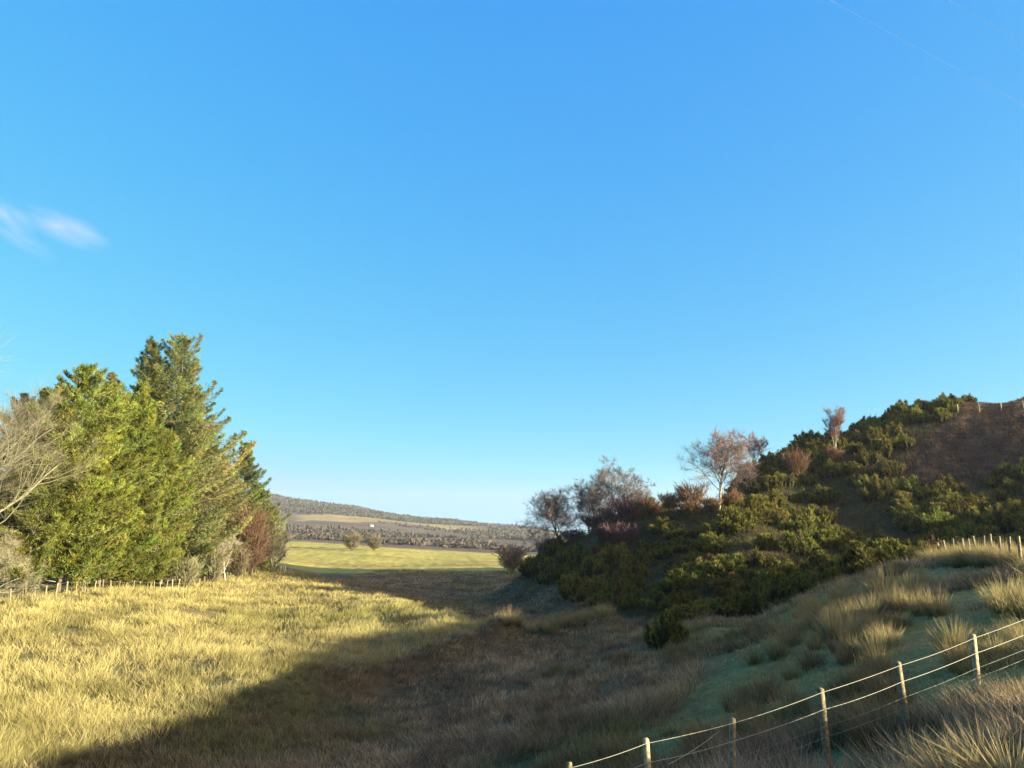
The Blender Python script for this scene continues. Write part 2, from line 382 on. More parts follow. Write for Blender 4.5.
ii = np.arange(NA); jj = np.arange(NR - 1)
I, J = np.meshgrid(ii, jj, indexing='ij'); I2 = (I + 1) % NA
qd = np.stack([I * NR + J, I * NR + J + 1, I2 * NR + J + 1, I2 * NR + J], -1)
gv = np.stack([gx, gy, gh0], -1).reshape(-1, 3); gcv = gc.reshape(-1, 3)
JS = int(np.searchsorted(RR, 560.0))
def sheet(name, q, extra=False):
    used = np.unique(q); mp = np.full(len(gv), -1); mp[used] = np.arange(len(used))
    V = gv[used]; K = gcv[used]; T = None
    if extra:
        c = V[mp[np.arange(NA) * NR]].mean(0); V = np.vstack([V, c]); K = np.vstack([K, K[0]])
        a = mp[np.arange(NA) * NR]; T = np.stack([a, np.roll(a, -1), np.full(NA, len(V) - 1)], -1)
    o = mesh_np(name, V, mp[q], T, M_GROUND, K, smooth=True); o["kind"] = "structure"; return o
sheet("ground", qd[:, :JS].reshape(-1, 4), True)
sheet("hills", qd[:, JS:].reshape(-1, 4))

# ------------------------------------------------------------------ plant builders
def conifer(name, H, R, seed, kind):
    """tapered trunk with whorls of limbs, each limb carrying many needle sprays; pine = rounded and full, spruce = pointed, open and brownish"""
    r = np.random.default_rng(seed); pine = kind == 'pine'
    root = bpy.data.objects.new(name, None); LINK(root)
    tk = Acc(); cr = Acc()
    hs = np.linspace(0, H * .985, 9); bend = np.cumsum(r.normal(size=(9, 2)) * H * .004, 0)
    tp = np.column_stack([bend - bend[0], hs]); tr = H * .0085 * (1 - hs / H) ** .8 + .02
    tube(tk, tp, tr, 7, (.11, .09, .068))
    nb = int(H * (9.5 if pine else 10.5)); t = (np.arange(nb) + r.random(nb)) / nb
    t = .04 + .96 * t ** (.95)
    if not pine: wh = .62 / H; t = np.clip((np.floor(t / wh) + .5) * wh + r.normal(size=nb) * .09 / H, .015, .995)
    else: wh = .75 / H; t = np.clip((np.floor(t / wh) + .5) * wh + r.normal(size=nb) * .16 / H, .012, .995)
    az = np.arange(nb) * 2.39996 + r.normal(size=nb) * .5
    lump = 1 + .28 * np.sin(az * 2 + seed) * np.sin(t * 9 + seed * 1.7) + r.normal(size=nb) * .16
    if pine: prof = np.minimum(1, (1.02 - t) * 3.0) ** .75 * (.72 + .28 * np.sin(np.clip(t, 0, 1) * pi * .9 + .4))
    else: prof = 1.06 * np.maximum(1.01 - t, .01) ** .70 * np.minimum(1, .68 + t * 1.1)
    stray = (r.random(nb) < .22) & (not pine)
    Lb = np.maximum(R * prof * lump * np.where(stray, 1.32, .95), .28)
    cbase = np.array({'pine': (.148, .166, .032), 'spruce': (.145, .162, .056), 'olive': (.175, .178, .075), 'dark': (.10, .128, .045)}[kind])
    for i in range(nb):
        c = np.array([np.interp(t[i] * H, hs, tp[:, k]) for k in range(3)])
        o = np.array([sin(az[i]), cos(az[i]), 0.]); sd_ = np.array([o[1], -o[0], 0.])
        up0 = (.15 + .55 * t[i]) if pine else (-.25 + .75 * t[i]); cu_ = .25 if pine else (.75 if stray[i] else .38)
        s = np.linspace(0, 1, 6)
        pts = c + (o * s[:, None] + np.array([0, 0, 1.]) * (up0 * s + cu_ * s ** 2)[:, None] * .8 + sd_ * (r.normal() * .1 * s ** 2)[:, None]) * Lb[i]
        if Lb[i] > .8: tube(tk, pts, np.linspace(.035, .008, 6) * (.5 + Lb[i] / 4), 3, np.array((.20, .165, .125)) * r.uniform(.7, 1.4))
        ns = int((34 if pine else 36) * Lb[i]) + 14
        q = r.uniform(.12 if Lb[i] < 2 else .25, 1.04, ns); q = np.where(r.random(ns) < .25, r.uniform(.8, 1.04, ns), q)
        P0 = np.stack([np.interp(q, s, pts[:, k]) for k in range(3)], -1)
        lat = r.normal(size=ns) * .30 * (1.15 - q) * Lb[i]
        P0 = P0 + sd_ * lat[:, None] + o * (-np.abs(lat) * .35)[:, None] + np.array([0, 0, 1.]) * (r.normal(size=ns) * .11 + (.05 if pine else -.05))[:, None]
        shade = r.uniform(.6, 1.35) ; tone = np.array([1 + r.normal() * .1, 1, 1 + r.normal() * .15])
        brown = (not pine) and r.random() < .3
        n = 3
        rt = np.repeat(P0, n, 0) + r.normal(size=(ns * 3, 3)) * .06; m = len(rt)
        d = unit(o * .6 + np.sign(np.repeat(lat, n))[:, None] * sd_ * .42 + np.array([0, 0, .62 if pine else -.02]) + r.normal(size=(m, 3)) * (.5 if pine else .4))
        L = r.uniform(.22, .46, m) * (1 if pine else .95); w = r.uniform(.03, .055, m)
        k = np.repeat(r.uniform(.85, 1.18, (ns, 1)), n, 0)
        cb = cbase * shade * tone * k; 
        if brown: cb = cb * np.array([1.15, 1.0, .95])
        blades(cr, rt - d * .1, d, unit(np.cross(d, rand_unit(m, r))), L, w, np.zeros((m, 3)) + [0, 0, .05], cb * .75, cb * (1.25 if pine else 1.15), 1.1)
    a = tk.build("trunk", M_BARK, root, True); b = cr.build("crown", M_NEEDLE, root)
    return root

def bare_tree(name, H, seed, bark, twig, spread=.9, up=.25, n1=11, stems=1, twig_w=.022, low=.22, crown_name="crown", tilt=(0, 0), dens=1.0):
    """leafless tree: trunk, limbs, branches as tubes and a haze of fine twigs"""
    r = np.random.default_rng(seed); root = bpy.data.objects.new(name, None); LINK(root)
    tk = Acc(); cr = Acc(); tw = []
    def grow(p, d, L, rad, lev):
        n = 6 if lev == 0 else 5; pts = [p]; dd = d.copy(); ds = [dd.copy()]
        for _ in range(n - 1):
            dd = unit(dd + r.normal(size=3) * (.10 if lev == 0 else .20) + np.array([0, 0, up * (.10 if lev == 0 else .35)])); pts.append(pts[-1] + dd * L / (n - 1)); ds.append(dd.copy())
        pts = np.array(pts); rr = np.linspace(rad, rad * (.35 if lev < 2 else .3), n)
        kc = np.array(bark) * r.uniform(.75, 1.25)
        if lev >= 2: kc = .5 * kc + .5 * np.array(twig)
        tube(tk if lev < 2 else cr, pts, rr, (7, 5, 4, 3)[lev], kc)
        nc = int((n1, 9, 8, 0)[lev] * dens) if lev < 3 else 0
        for k in range(nc):
            s = r.uniform(low if lev == 0 else .2, 1.0); i = min(int(s * (n - 1)), n - 2); f = s * (n - 1) - i
            c = pts[i] * (1 - f) + pts[i + 1] * f
            a = unit(np.cross(ds[i], rand_unit(1, r)[0])); ang = r.uniform(.45, 1.05) * spread
            d2 = unit(ds[i] * cos(ang) + a * sin(ang))
            L2 = L * r.uniform(.48, .76) * (1.15 - .5 * s) if lev == 0 else L * r.uniform(.4, .65) * (1.1 - .4 * s)
            if lev < 2: grow(c, d2, L2, max(rr[i] * .5, .012), lev + 1)
            else: tw.append((c, d2, L2 * 1.3))
            if lev == 2:
                for _ in range(3): tw.append((c, unit(d2 + r.normal(size=3) * .4), L2 * r.uniform(.6, 1.2)))
    for sN in range(stems):
        d0 = unit(np.array([tilt[0] + (r.normal() * .28 if stems > 1 else r.normal() * .05), tilt[1] + (r.normal() * .28 if stems > 1 else 0), 1.]))
        grow(np.array([r.normal() * .25 * (stems > 1), r.normal() * .25 * (stems > 1), -.15]), d0, H * (.78 if stems == 1 else r.uniform(.6, .8)), H * .016 if stems == 1 else H * .012, 0)
    n = len(tw); rt = np.array([a[0] for a in tw]); d = np.array([a[1] for a in tw]); L = np.array([a[2] for a in tw]) * 1.1
    K = np.array(twig) * r.uniform(.7, 1.35, (n, 1))
    for _ in range(2):
        sdv = unit(np.cross(d, rand_unit(n, r)))
        blades(cr, rt, unit(d + r.normal(size=(n, 3)) * .25), sdv, L * r.uniform(.7, 1.2, n), twig_w * .62, r.normal(size=(n, 3)) * .06 + [0, 0, .10], K * .8, K * 1.1, .8)
    tk.build("trunk", M_BARK, root, True); cr.build(crown_name, M_TWIG, root)
    return root

def twig_shrub(name, H, R, seed, col, n=420, upright=1.0, w=.03, stem=(.10, .075, .055)):
    """leafless bush: many forking upright shoots from one stool"""
    r = np.random.default_rng(seed); root = bpy.data.objects.new(name, None); LINK(root); st = Acc(); cr = Acc()
    m = 16
    for i in range(m):
        a = r.uniform(0, 2 * pi); q = R * .55 * r.random() ** .5
        e = np.array([cos(a) * q, sin(a) * q, H * r.uniform(.45, .75)])
        tube(st, np.array([[e[0] * .15, e[1] * .15, -.1], [e[0] * .5, e[1] * .5, e[2] * .45], e]), [.05, .035, .015], 4, np.array(stem) * r.uniform(.7, 1.3))
    a = r.uniform(0, 2 * pi, n); q = r.random(n) ** .5; h = r.uniform(.08, .7, n)
    rt = np.stack([np.cos(a) * q * R * (.25 + .6 * h), np.sin(a) * q * R * (.25 + .6 * h), h * H], -1)
    lump = 1 + .3 * np.sin(a * 3 + seed) 
    d = unit(np.stack([np.cos(a) * q * .75, np.sin(a) * q * .75, np.full(n, upright)], -1) + r.normal(size=(n, 3)) * .22)
    L = H * r.uniform(.22, .45, n) * (1 - .25 * q) * lump
    K = np.array(col) * r.uniform(.65, 1.4, (n, 1))
    blades(cr, rt, d, unit(np.cross(d, rand_unit(n, r))), L, w, r.normal(size=(n, 3)) * .1, K * .75, K * 1.1, .9)
    for _ in range(4):
        f = r.uniform(.2, .8, n)[:, None]; r2 = rt + d * L[:, None] * f; d2 = unit(d + r.normal(size=(n, 3)) * .55)
        blades(cr, r2, d2, unit(np.cross(d2, rand_unit(n, r))), L * r.uniform(.35, .65, n), w * .75, r.normal(size=(n, 3)) * .1, K * .85, K * 1.15, .9)
    st.build("stem", M_BARK, root); cr.build("crown", M_TWIG, root)
    return root

def gorse_proto(seed, n=4200):
    """thicket of ragged upright plumes of spiny shoots over a dark core; unit height about 1, width about 2"""
    r = np.random.default_rng(seed); root = bpy.data.objects.new("gorse_bush", None); LINK(root); ac = Acc()
    k = 30
    a = r.uniform(0, 2 * pi, k); q = r.random(k) ** .6 * .88
    bx, by = np.cos(a) * q, np.sin(a) * q * r.uniform(.75, 1.0); ph = (1.05 - .72 * q ** 1.5) * r.uniform(.55, 1.12, k); pw = r.uniform(.10, .21, k)
    lx, ly = np.cos(a) * q * .25 + r.normal(size=k) * .08, np.sin(a) * q * .25 + r.normal(size=k) * .08
    i = r.choice(k, n, p=(ph * pw) / (ph * pw).sum()); h = r.random(n) ** .8
    az = r.uniform(0, 2 * pi, n); rad = pw[i] * (np.sin(np.clip(h, 0, 1) * pi * .86 + .42) ** .8) * r.uniform(.55, 1.1, n)
    c = np.stack([bx[i] + lx[i] * h, by[i] + ly[i] * h, ph[i] * (.06 + .86 * h)], -1)
    u = np.stack([np.cos(az), np.sin(az), np.zeros(n)], -1); rt = c + u * rad[:, None]
    d = unit(u * .75 + np.stack([lx[i], ly[i], .55 + .6 * h], -1) + r.normal(size=(n, 3)) * .3)
    tone = r.uniform(.65, 1.3, (k, 1))[i] * r.uniform(.8, 1.2, (n, 1)); dead = (r.random(k) < .1)[i][:, None]
    cb = np.where(dead, (.035, .024, .012), (.010, .014, .005)) * tone; ct = np.where(dead, (.10, .065, .03), (.215, .21, .034)) * tone  # yellower fresh tips; shade between shoots is put into the dark bases
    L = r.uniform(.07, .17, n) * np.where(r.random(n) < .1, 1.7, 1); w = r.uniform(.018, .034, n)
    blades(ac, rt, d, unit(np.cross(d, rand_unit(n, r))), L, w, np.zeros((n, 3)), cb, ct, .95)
    for j in range(k):   # a dark opaque core inside each plume
        th = np.linspace(0, 2 * pi, 6)[:-1]; hz_ = np.array([-.25, .25, .6, .85]) ; wd = np.array([.75, .9, .7, .2]) * pw[j]
        V = np.array([[bx[j] + lx[j] * z_ + cos(t_) * w_ * .72, by[j] + ly[j] * z_ + sin(t_) * w_ * .72, ph[j] * z_] for z_, w_ in zip(hz_, wd) for t_ in th])
        Q = [(p_ * 5 + t_, p_ * 5 + (t_ + 1) % 5, (p_ + 1) * 5 + (t_ + 1) % 5, (p_ + 1) * 5 + t_) for p_ in range(3) for t_ in range(5)]
        ac.add(V + r.normal(size=V.shape) * .02, Q, [(15, 16, 17), (15, 17, 18), (15, 18, 19)], (.022, .022, .010))
    st = Acc()
    for j in range(6): tube(st, np.array([[bx[j] * .2, by[j] * .2, -.3], [bx[j] * .7, by[j] * .7, .0], [bx[j], by[j], ph[j] * .5]]), [.04, .03, .015], 4, (.09, .07, .05))
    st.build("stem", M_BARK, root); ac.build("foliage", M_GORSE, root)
    return root

def rush_proto(name, seed, n, H, spread, cb, ct, w=.012, r0=.22, flop=.25, lean=(0, 0)):
    """clump of stiff stems fanning from one stool"""
    r = np.random.default_rng(seed); ac = Acc()
    a = r.uniform(0, 2 * pi, n); q = r.random(n) ** .6
    rt = np.stack([np.cos(a) * q * r0, np.sin(a) * q * r0, np.full(n, -.12)], -1)
    d = unit(np.stack([np.cos(a) * q * spread + lean[0], np.sin(a) * q * spread + lean[1], np.ones(n)], -1) + r.normal(size=(n, 3)) * .12)
    L = H * r.uniform(.5, 1.1, n) * (1.05 - .25 * q) + .12
    o = np.stack([np.cos(a), np.sin(a), np.full(n, -.6)], -1) * (flop * r.random(n) ** 1.5 * (.3 + q))[:, None]
    K = r.uniform(.7, 1.3, (n, 1))
    sdv = unit(np.cross(d, rand_unit(n, r)))
    blades(ac, rt, d, sdv, L, w * r.uniform(.7, 1.3, n), o, np.array(cb) * K, np.array(ct) * K, .95)
    return mesh_np(name, np.concatenate(ac.V), np.concatenate(ac.Q), np.concatenate(ac.T), M_RUSH, np.concatenate(ac.K), link=False).data

def scatter(n, t0, t1, y0, y1, p, r):
    """plan points between two bearings; p sets how fast they thin out with distance"""
    y = r.random(n); e = 2 - p
    y = (y0 ** e + y * (y1 ** e - y0 ** e)) ** (1 / e) if abs(e) > 1e-6 else y0 * (y1 / y0) ** y
    return r.uniform(t0, t1, n) * y, y

def tuft_grass(name, x, y, per, H, w0, cb, ct, seed, rad=.24, lean=.22, flop=.4, vary=.22, mat=None):
    """long grass: tufts of arching blades, all one object"""
    r = np.random.default_rng(seed); n = len(x); z = gh(x, y)
    th = fbm(x * .06, y * .06, seed) * 4 * pi + r.normal(size=n) * .5
    ld = np.stack([np.cos(th), np.sin(th), np.zeros(n)], -1) * lean
    rep = lambda v: np.repeat(v, per, 0)
    X = rep(x); Y = rep(y); m = n * per
    a = r.uniform(0, 2 * pi, m); q = r.random(m) ** .5; D = np.hypot(X, Y)
    sc = rep(rad * np.maximum(1, np.hypot(x, y) / 45))
    rt = np.stack([X + np.cos(a) * q * sc, Y + np.sin(a) * q * sc, rep(z) - .06], -1)
    d = unit(np.stack([np.cos(a) * q * .55, np.sin(a) * q * .55, np.ones(m)], -1) + rep(ld) + r.normal(size=(m, 3)) * .16)
    Hh = rep(np.broadcast_to(H, n) * r.uniform(.6, 1.25, n)); L = Hh * r.uniform(.55, 1.1, m) + .06
    w = np.maximum(w0, (.24 if "meadow" in name else .32) * D / F) * r.uniform(.7, 1.3, m)
    o = (np.stack([np.cos(a), np.sin(a), np.full(m, -.5)], -1) * .6 + rep(ld)) * (flop * r.random(m))[:, None]
    K = rep(r.uniform(1 - vary, 1 + vary, (n, 1))) * r.uniform(.8, 1.2, (m, 1))
    ac = Acc()
    blades(ac, rt, d, unit(np.cross(d, rand_unit(m, r))), L, w, o, rep(np.broadcast_to(cb, (n, 3))) * K, rep(np.broadcast_to(ct, (n, 3))) * K, .95)
    o = ac.build(name, mat or M_GRASS); o["kind"] = "stuff"; return o

# ------------------------------------------------------------------ ground cover (uncountable)
r = np.random.default_rng(11)
x, y = scatter(150000, -.92, .95, 12, 215, 1.6, r); z = zones(x, y)
ok = ((z['turf'] < .5) | ((z['patch'] < .35) & (r.random(len(x)) < .9))) & (z['gorse'] < .5) & (x > -37.5)
x, y = x[ok], y[ok]; lit = z['lit'][ok] > .5  # grass also divides at the sunlit edge, darker at base on the shaded side
def tone(x, y, a, b, c, s):
    n = fbm(x * .09, y * .09, s); m = fbm(x * .35, y * .35, s + 3)
    k = np.array(a) * (1 - sstep(.42, .68, n))[:, None] + np.array(b) * sstep(.42, .68, n)[:, None]
    wgt = (sstep(.50, .66, m) * .9)[:, None]
    return k * (1 - wgt) + np.array(c) * wgt
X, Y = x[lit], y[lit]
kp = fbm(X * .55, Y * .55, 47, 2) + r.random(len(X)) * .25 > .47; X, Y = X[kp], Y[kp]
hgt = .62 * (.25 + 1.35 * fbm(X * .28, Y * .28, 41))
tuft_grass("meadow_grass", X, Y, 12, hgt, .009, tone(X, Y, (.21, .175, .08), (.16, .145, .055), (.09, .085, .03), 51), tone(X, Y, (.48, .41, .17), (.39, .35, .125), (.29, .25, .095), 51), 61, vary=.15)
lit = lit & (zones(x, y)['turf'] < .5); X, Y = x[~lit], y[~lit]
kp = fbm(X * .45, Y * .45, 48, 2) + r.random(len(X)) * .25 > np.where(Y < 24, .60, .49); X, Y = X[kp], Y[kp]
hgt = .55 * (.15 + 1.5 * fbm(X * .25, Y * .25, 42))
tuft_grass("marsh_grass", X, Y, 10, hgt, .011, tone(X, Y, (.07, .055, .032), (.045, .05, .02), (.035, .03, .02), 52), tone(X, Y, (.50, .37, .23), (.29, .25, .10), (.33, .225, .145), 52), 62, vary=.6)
x, y = scatter(30000, -.35, .98, 7, 52, 1.5, r); z = zones(x, y); ok = (z['turf'] > .4)
X, Y = x[ok], y[ok]
tuft_grass("turf", X, Y, 10, .05 + .24 * fbm(X * .5, Y * .5, 43) ** 1.5, .006, tone(X, Y, (.15, .155, .05), (.17, .17, .06), (.2, .16, .07), 53), tone(X, Y, (.33, .325, .12), (.38, .36, .17), (.46, .36, .19), 53), 63, rad=.16, lean=.5)
x, y = scatter(42000, -.12, .95, 52, 150, 1.3, r); z = zones(x, y); ok = (z['gorse'] > .5) & (z['heath'] < .5)
X, Y = x[ok], y[ok]
tuft_grass("hillside_grass", X, Y, 8, .55, .012, tone(X, Y, (.05, .048, .02), (.035, .04, .015), (.06, .04, .025), 54), tone(X, Y, (.12, .105, .045), (.08, .085, .033), (.15, .09, .045), 54), 64)
ok = (z['heath'] >= .5); X, Y = x[ok], y[ok]
tuft_grass("heather", X, Y, 10, .42, .012, tone(X, Y, (.03, .018, .013), (.035, .02, .014), (.06, .038, .022), 55), tone(X, Y, (.085, .044, .031), (.10, .052, .034), (.19, .12, .065), 55), 65, lean=.25, flop=.2, mat=M_HEATH)

# far woodland: thousands of crowns that read as one mass
x, y = scatter(42000, -1.0, .95, 560, 2600, 1.0, r)
n = fbm(x * .0035, y * .0035, 71); t_ = x / y; rr_ = np.hypot(x, y)
onstripe = (t_ > -.30) & (t_ < -.03) & (np.abs(rr_ - (1650 + t_ * 900)) < 115)
ok = (n > .42) & ~onstripe & ((rr_ > 760) | (n > .56)); x, y, n = x[ok], y[ok], n[ok]
m = len(x); z0 = gh(x, y); Ht = r.uniform(3.5, 8, m) * np.interp(np.hypot(x, y), [560, 1100], [.5, 1.0]); ac = Acc()
evg = ((fbm(x * .006, y * .006, 77) > .53) & (np.hypot(x, y) > 1000)) | (r.random(m) < .06)
K = np.where(evg[:, None], np.array((.040, .043, .036)), np.array((.064, .050, .045))) * r.uniform(.8, 1.2, (m, 1))
per = 6; rep = lambda v: np.repeat(v, per, 0)
a = r.uniform(0, 2 * pi, m * per); q = r.random(m * per)
rt = np.stack([rep(x) + np.cos(a) * q * 2.6, rep(y) + np.sin(a) * q * 2.6, rep(z0) + rep(Ht) * r.uniform(0, .35, m * per)], -1)
d = unit(np.stack([np.cos(a) * q * .5, np.sin(a) * q * .5, np.ones(m * per)], -1))
blades(ac, rt, d, unit(np.cross(d, rand_unit(m * per, r))), rep(Ht) * r.uniform(.4, .75, m * per), r.uniform(1.6, 3.2, m * per), np.zeros((m * per, 3)), rep(K) * .85, rep(K) * 1.1, 1.1)
o = ac.build("far_woodland", M_FARWOOD); o["kind"] = "stuff"

# ------------------------------------------------------------------ the conifer plantation on the left
EDGE = -37.6        # x of the plantation's front row, just behind the stock fence
def plant(o, p, rz=0.0, s=1.0):
    o.location = p; o.rotation_euler = (0, 0, rz); o.scale = (s, s, s); return o
TREES = [  # column, depth factor behind the edge, row of the tip, crown radius, kind, label
 (58, 1.02, 367, 4.1, 'pine', "tall broad bright green pine with a rounded top, nearest the bare pale tree"),
 (24, 1.06, 392, 3.4, 'pine', "bright green pine half hidden behind the bare pale branches at the left edge"),
 (88, 1.22, 372, 3.4, 'olive', "thin leading tip of a conifer rising just right of the broad rounded pine"),
 (98, 1.04, 392, 3.0, 'pine', "bright green pine between the broad rounded pine and the tallest spruces"),
 (119, 1.03, 384, 3.1, 'pine', "slim bright green pine directly in front of the left spruce of the tallest pair"),
 (126, 1.20, 341, 5.6, 'spruce', "left one of the two tallest spruces, with sparse grey twiggy top"),
 (160, 1.12, 337, 7.4, 'spruce', "tallest spruce, brownish green and full, with branches sweeping out to the right"),
 (183, 1.22, 385, 6.0, 'spruce', "spruce with long upswept bare-tipped branches on the right shoulder of the tallest spruce"),
 (150, 1.01, 432, 3.2, 'pine', "bright green pine in front of the tallest spruce, with foliage down to the grass"),
 (131, 1.0, 500, 2.6, 'pine', "low bushy pine at the fence below the tallest spruces"),
 (82, 1.0, 470, 3.0, 'pine', "shorter bushy pine at the fence in front of the broad rounded pine"),
 (172, 1.07, 446, 4.4, 'olive', "olive green conifer on the right flank of the tallest spruce"),
 (192, 1.03, 474, 4.2, 'olive', "grey green spruce at the edge, left of the white sapling"),
 (203, 1.12, 447, 5.6, 'olive', "pale olive blunt topped conifer between the tall spruces and the dark pointed one"),
 (219, 1.08, 462, 5.0, 'olive', "thin grey olive conifer left of the dark pointed spruce"),
 (240, 1.06, 443, 4.8, 'dark', "dark pointed spruce rising near the right end of the plantation"),
 (252, 1.06, 484, 3.6, 'spruce', "spruce behind the reddish bare bush, right of the dark pointed spruce"),
 (264, 1.03, 507, 2.6, 'pine', "small green pine second from the right end of the plantation"),
 (271, 1.05, 522, 2.3, 'pine', "last small bushy pine at the right end of the plantation"),
 (4, 1.22, 396, 3.8, 'olive', "olive conifer at the left edge of the picture behind the bare branches"),
 (40, 1.35, 388, 3.6, 'dark', "dark conifer in the second row behind the broad rounded pine"),
 (108, 1.38, 398, 3.6, 'dark', "dark conifer filling the gap behind the two tallest spruces"),
 (140, 1.38, 392, 4.0, 'dark', "dark conifer of the back row right behind the tallest spruce"),
 (198, 1.35, 462, 3.6, 'dark', "dark conifer in the back row behind the pale olive blunt topped conifer"),
 (226, 1.27, 476, 3.4, 'dark', "dark conifer in the back row behind the grey olive conifers"),
]
for i, (px, k, top, R, kind, lab) in enumerate(TREES):
    D = abs(EDGE) * F / (512 - px) * k * 1.0 + (R * .5 if k < 1.1 else 0)
    b = at(px, D); H = float(P(px, top, D)[2] - b[2])
    o = conifer("pine_tree" if kind == 'pine' else "spruce_tree", H, R, 100 + i, kind); plant(o, b)
    tag(o, lab, "tree", "conifers of the plantation")
# leafless trees and bushes at its edge
o = bare_tree("bare_tree", 18.5, 5, (.12, .11, .075), (.17, .155, .11), spread=.95, up=.45, n1=16, low=.06, twig_w=.018, tilt=(.06, 0), dens=1.0)
tag(plant(o, at(-44, 56), 1.0), "large pale leafless tree reaching in from the left edge before the conifers", "tree")
o = bare_tree("bare_tree", 5.6, 16, (.22, .20, .14), (.20, .18, .115), spread=1.35, up=.10, n1=10, stems=2, low=.05, twig_w=.018, tilt=(.25, -.1))
tag(plant(o, at(-14, 57.0), .4), "low pale leafless bush with long arching branches below the large bare tree", "bush")
o = bare_tree("sapling", 5.2, 8, (.50, .46, .38), (.24, .21, .16), spread=.8, up=.4, n1=9, twig_w=.025)
tag(plant(o, at(226, 96)), "slim white stemmed sapling at the fence in front of the plantation", "tree")
o = bare_tree("sapling", 7.0, 9, (.34, .31, .25), (.28, .25, .19), spread=.8, up=.4, n1=10, twig_w=.025)
tag(plant(o, at(271, 112)), "grey leafless sapling before the small pines at the right end of the plantation", "tree")
for px, D, H, R, col, lab, s in ((250, 104.5, 9.5, 1.9, (.13, .075, .05), "reddish brown leafless bush before the dark pointed spruce", 21),
        (184, 85.5, 3.4, 2.6, (.16, .15, .085), "low grey green bush at the fence below the olive conifers", 22),
        (212, 92, 4.0, 1.6, (.15, .135, .085), "pale leafless bush left of the white sapling", 23),
        (238, 100, 4.0, 1.4, (.15, .12, .075), "buff leafless bush right of the white sapling", 24)):
    tag(plant(twig_shrub("bare_bush", H, R, s, col, n=620, w=.045), at(px, D)), lab, "bush")

# ------------------------------------------------------------------ gorse, birch and shrubs of the right-hand hill
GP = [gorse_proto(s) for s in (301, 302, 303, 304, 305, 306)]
placed = []; used_proto = set()
def gorse(p, R, H, label, group, r):
    i = int(r.integers(0, 6)); o = GP[i] if i not in used_proto else copy_tree(GP[i]); used_proto.add(i)
    o.location = (p[0], p[1], p[2] - .1); o.rotation_euler = (r.normal() * .08, r.normal() * .08, r.uniform(0, 6.28)); o.scale = (R, R * r.uniform(.85, 1.15), H)
    if "label" in o: del o["label"]
    tag(o, label, "gorse bush", group); placed.append((p[0], p[1], R)); return o
def col_row(p):
    d = p[1]; w = p[2] - EYE; c, s = cos(PITCH), sin(PITCH)
    f = d * c + w * s; v = -d * s + w * c
    return 512 + F * p[0] / f, 384 - F * v / f
def seen(p, top):
    k = np.linspace(.25, .97, 60); q = np.array([0, 0, EYE]) * (1 - k[:, None]) + (np.array(p) + [0, 0, top]) * k[:, None]
    return (gh(q[:, 0], q[:, 1]) < q[:, 2]).all()
r = np.random.default_rng(5)
# single bushes the eye picks out
for px, D, R, H, lab in ((668, 43, 1.55, 1.9, "dark gorse bush standing furthest forward on the valley floor, before the thicket"),
        (950, 131, 1.7, 2.2, "rusty tinged gorse bush on the skyline at the end of the hilltop fence"),
        (648, 101, 1.25, 1.7, "squat dark evergreen bush on the bank crest, left one of a pair"),
        (668, 99, .95, 1.7, "squat dark evergreen bush on the bank crest, right one of a pair")):
    gorse(at(px, D), R, H, lab, None, r)
# the bright row along the near crest
for px in np.arange(728, 896, 9.5):
    D = np.interp(px, [728, 760, 820, 860, 900], [88, 80.5, 72.5, 68, 64.5]) + r.normal() * 1.0
    gorse(at(px, D), r.uniform(1.0, 1.5), r.uniform(1.3, 1.9), "sunlit gorse bush in the bright row slanting down the near crest", "gorse in the sunlit row", r)
# thickets elsewhere
cx, cy = scatter(9000, -.02, .74, 46, 150, .6, r)
zz = zones(cx, cy); cn = fbm(cx * .09, cy * .09, 91)
count = len(placed)
for i in range(len(cx)):
    if count >= 292: break
    if zz['gorse'][i] < .5 or zz['heath'][i] > .45: continue
    p = on(cx[i], cy[i]); u, v = col_row(p)
    if u > 1045 or u < 500: continue
    bank = u < 730 and p[1] < 108
    if 655 < u < 735 and v < 528: continue                       # bracken and birch
    if 560 < u < 655 and v < 560 and not (v > 530 and u > 640): continue   # the purple scrub
    if u < 560 and cn[i] < .42: continue
    if 735 < u < 875 and 488 < v < 545 and p[1] > 76: 
        if cn[i] < .44: continue                                 # the grassy hollow behind the crest
    if not bank and cn[i] < .30: continue
    R = r.uniform(1.3, 2.3) if p[1] < 75 or bank else r.uniform(1.5, 2.7)
    if any((p[0] - a) ** 2 + (p[1] - b) ** 2 < ((.50 if bank else .56) * (R + c)) ** 2 for a, b, c in placed): continue
    H = R * r.uniform(.95, 1.3)
    if bank and u > 655 and p[1] < np.interp(u, [640, 728, 760, 820, 900], [96, 85, 78, 70.5, 62]): H *= .62
    if not seen(p, H): continue
    if bank or p[1] < 75: lab, g = "dark green gorse bush massed on the shaded bank below the birch and bare trees", "gorse on the shaded bank"
    elif u > 885 and v > 455: lab, g = "gorse bush with sun touched top in the thicket below the brown heather slope", "gorse below the heather"
    elif u > 830 and v < 460: lab, g = "gorse bush on the hill shoulder beside the left edge of the brown heather", "gorse on the hill shoulder"
    else: lab, g = "gorse bush on the dim middle slope between the birch and the brown heather", "gorse on the middle slope"
    gorse(p, R, H, lab, g, r); count += 1
print("GORSE", count)

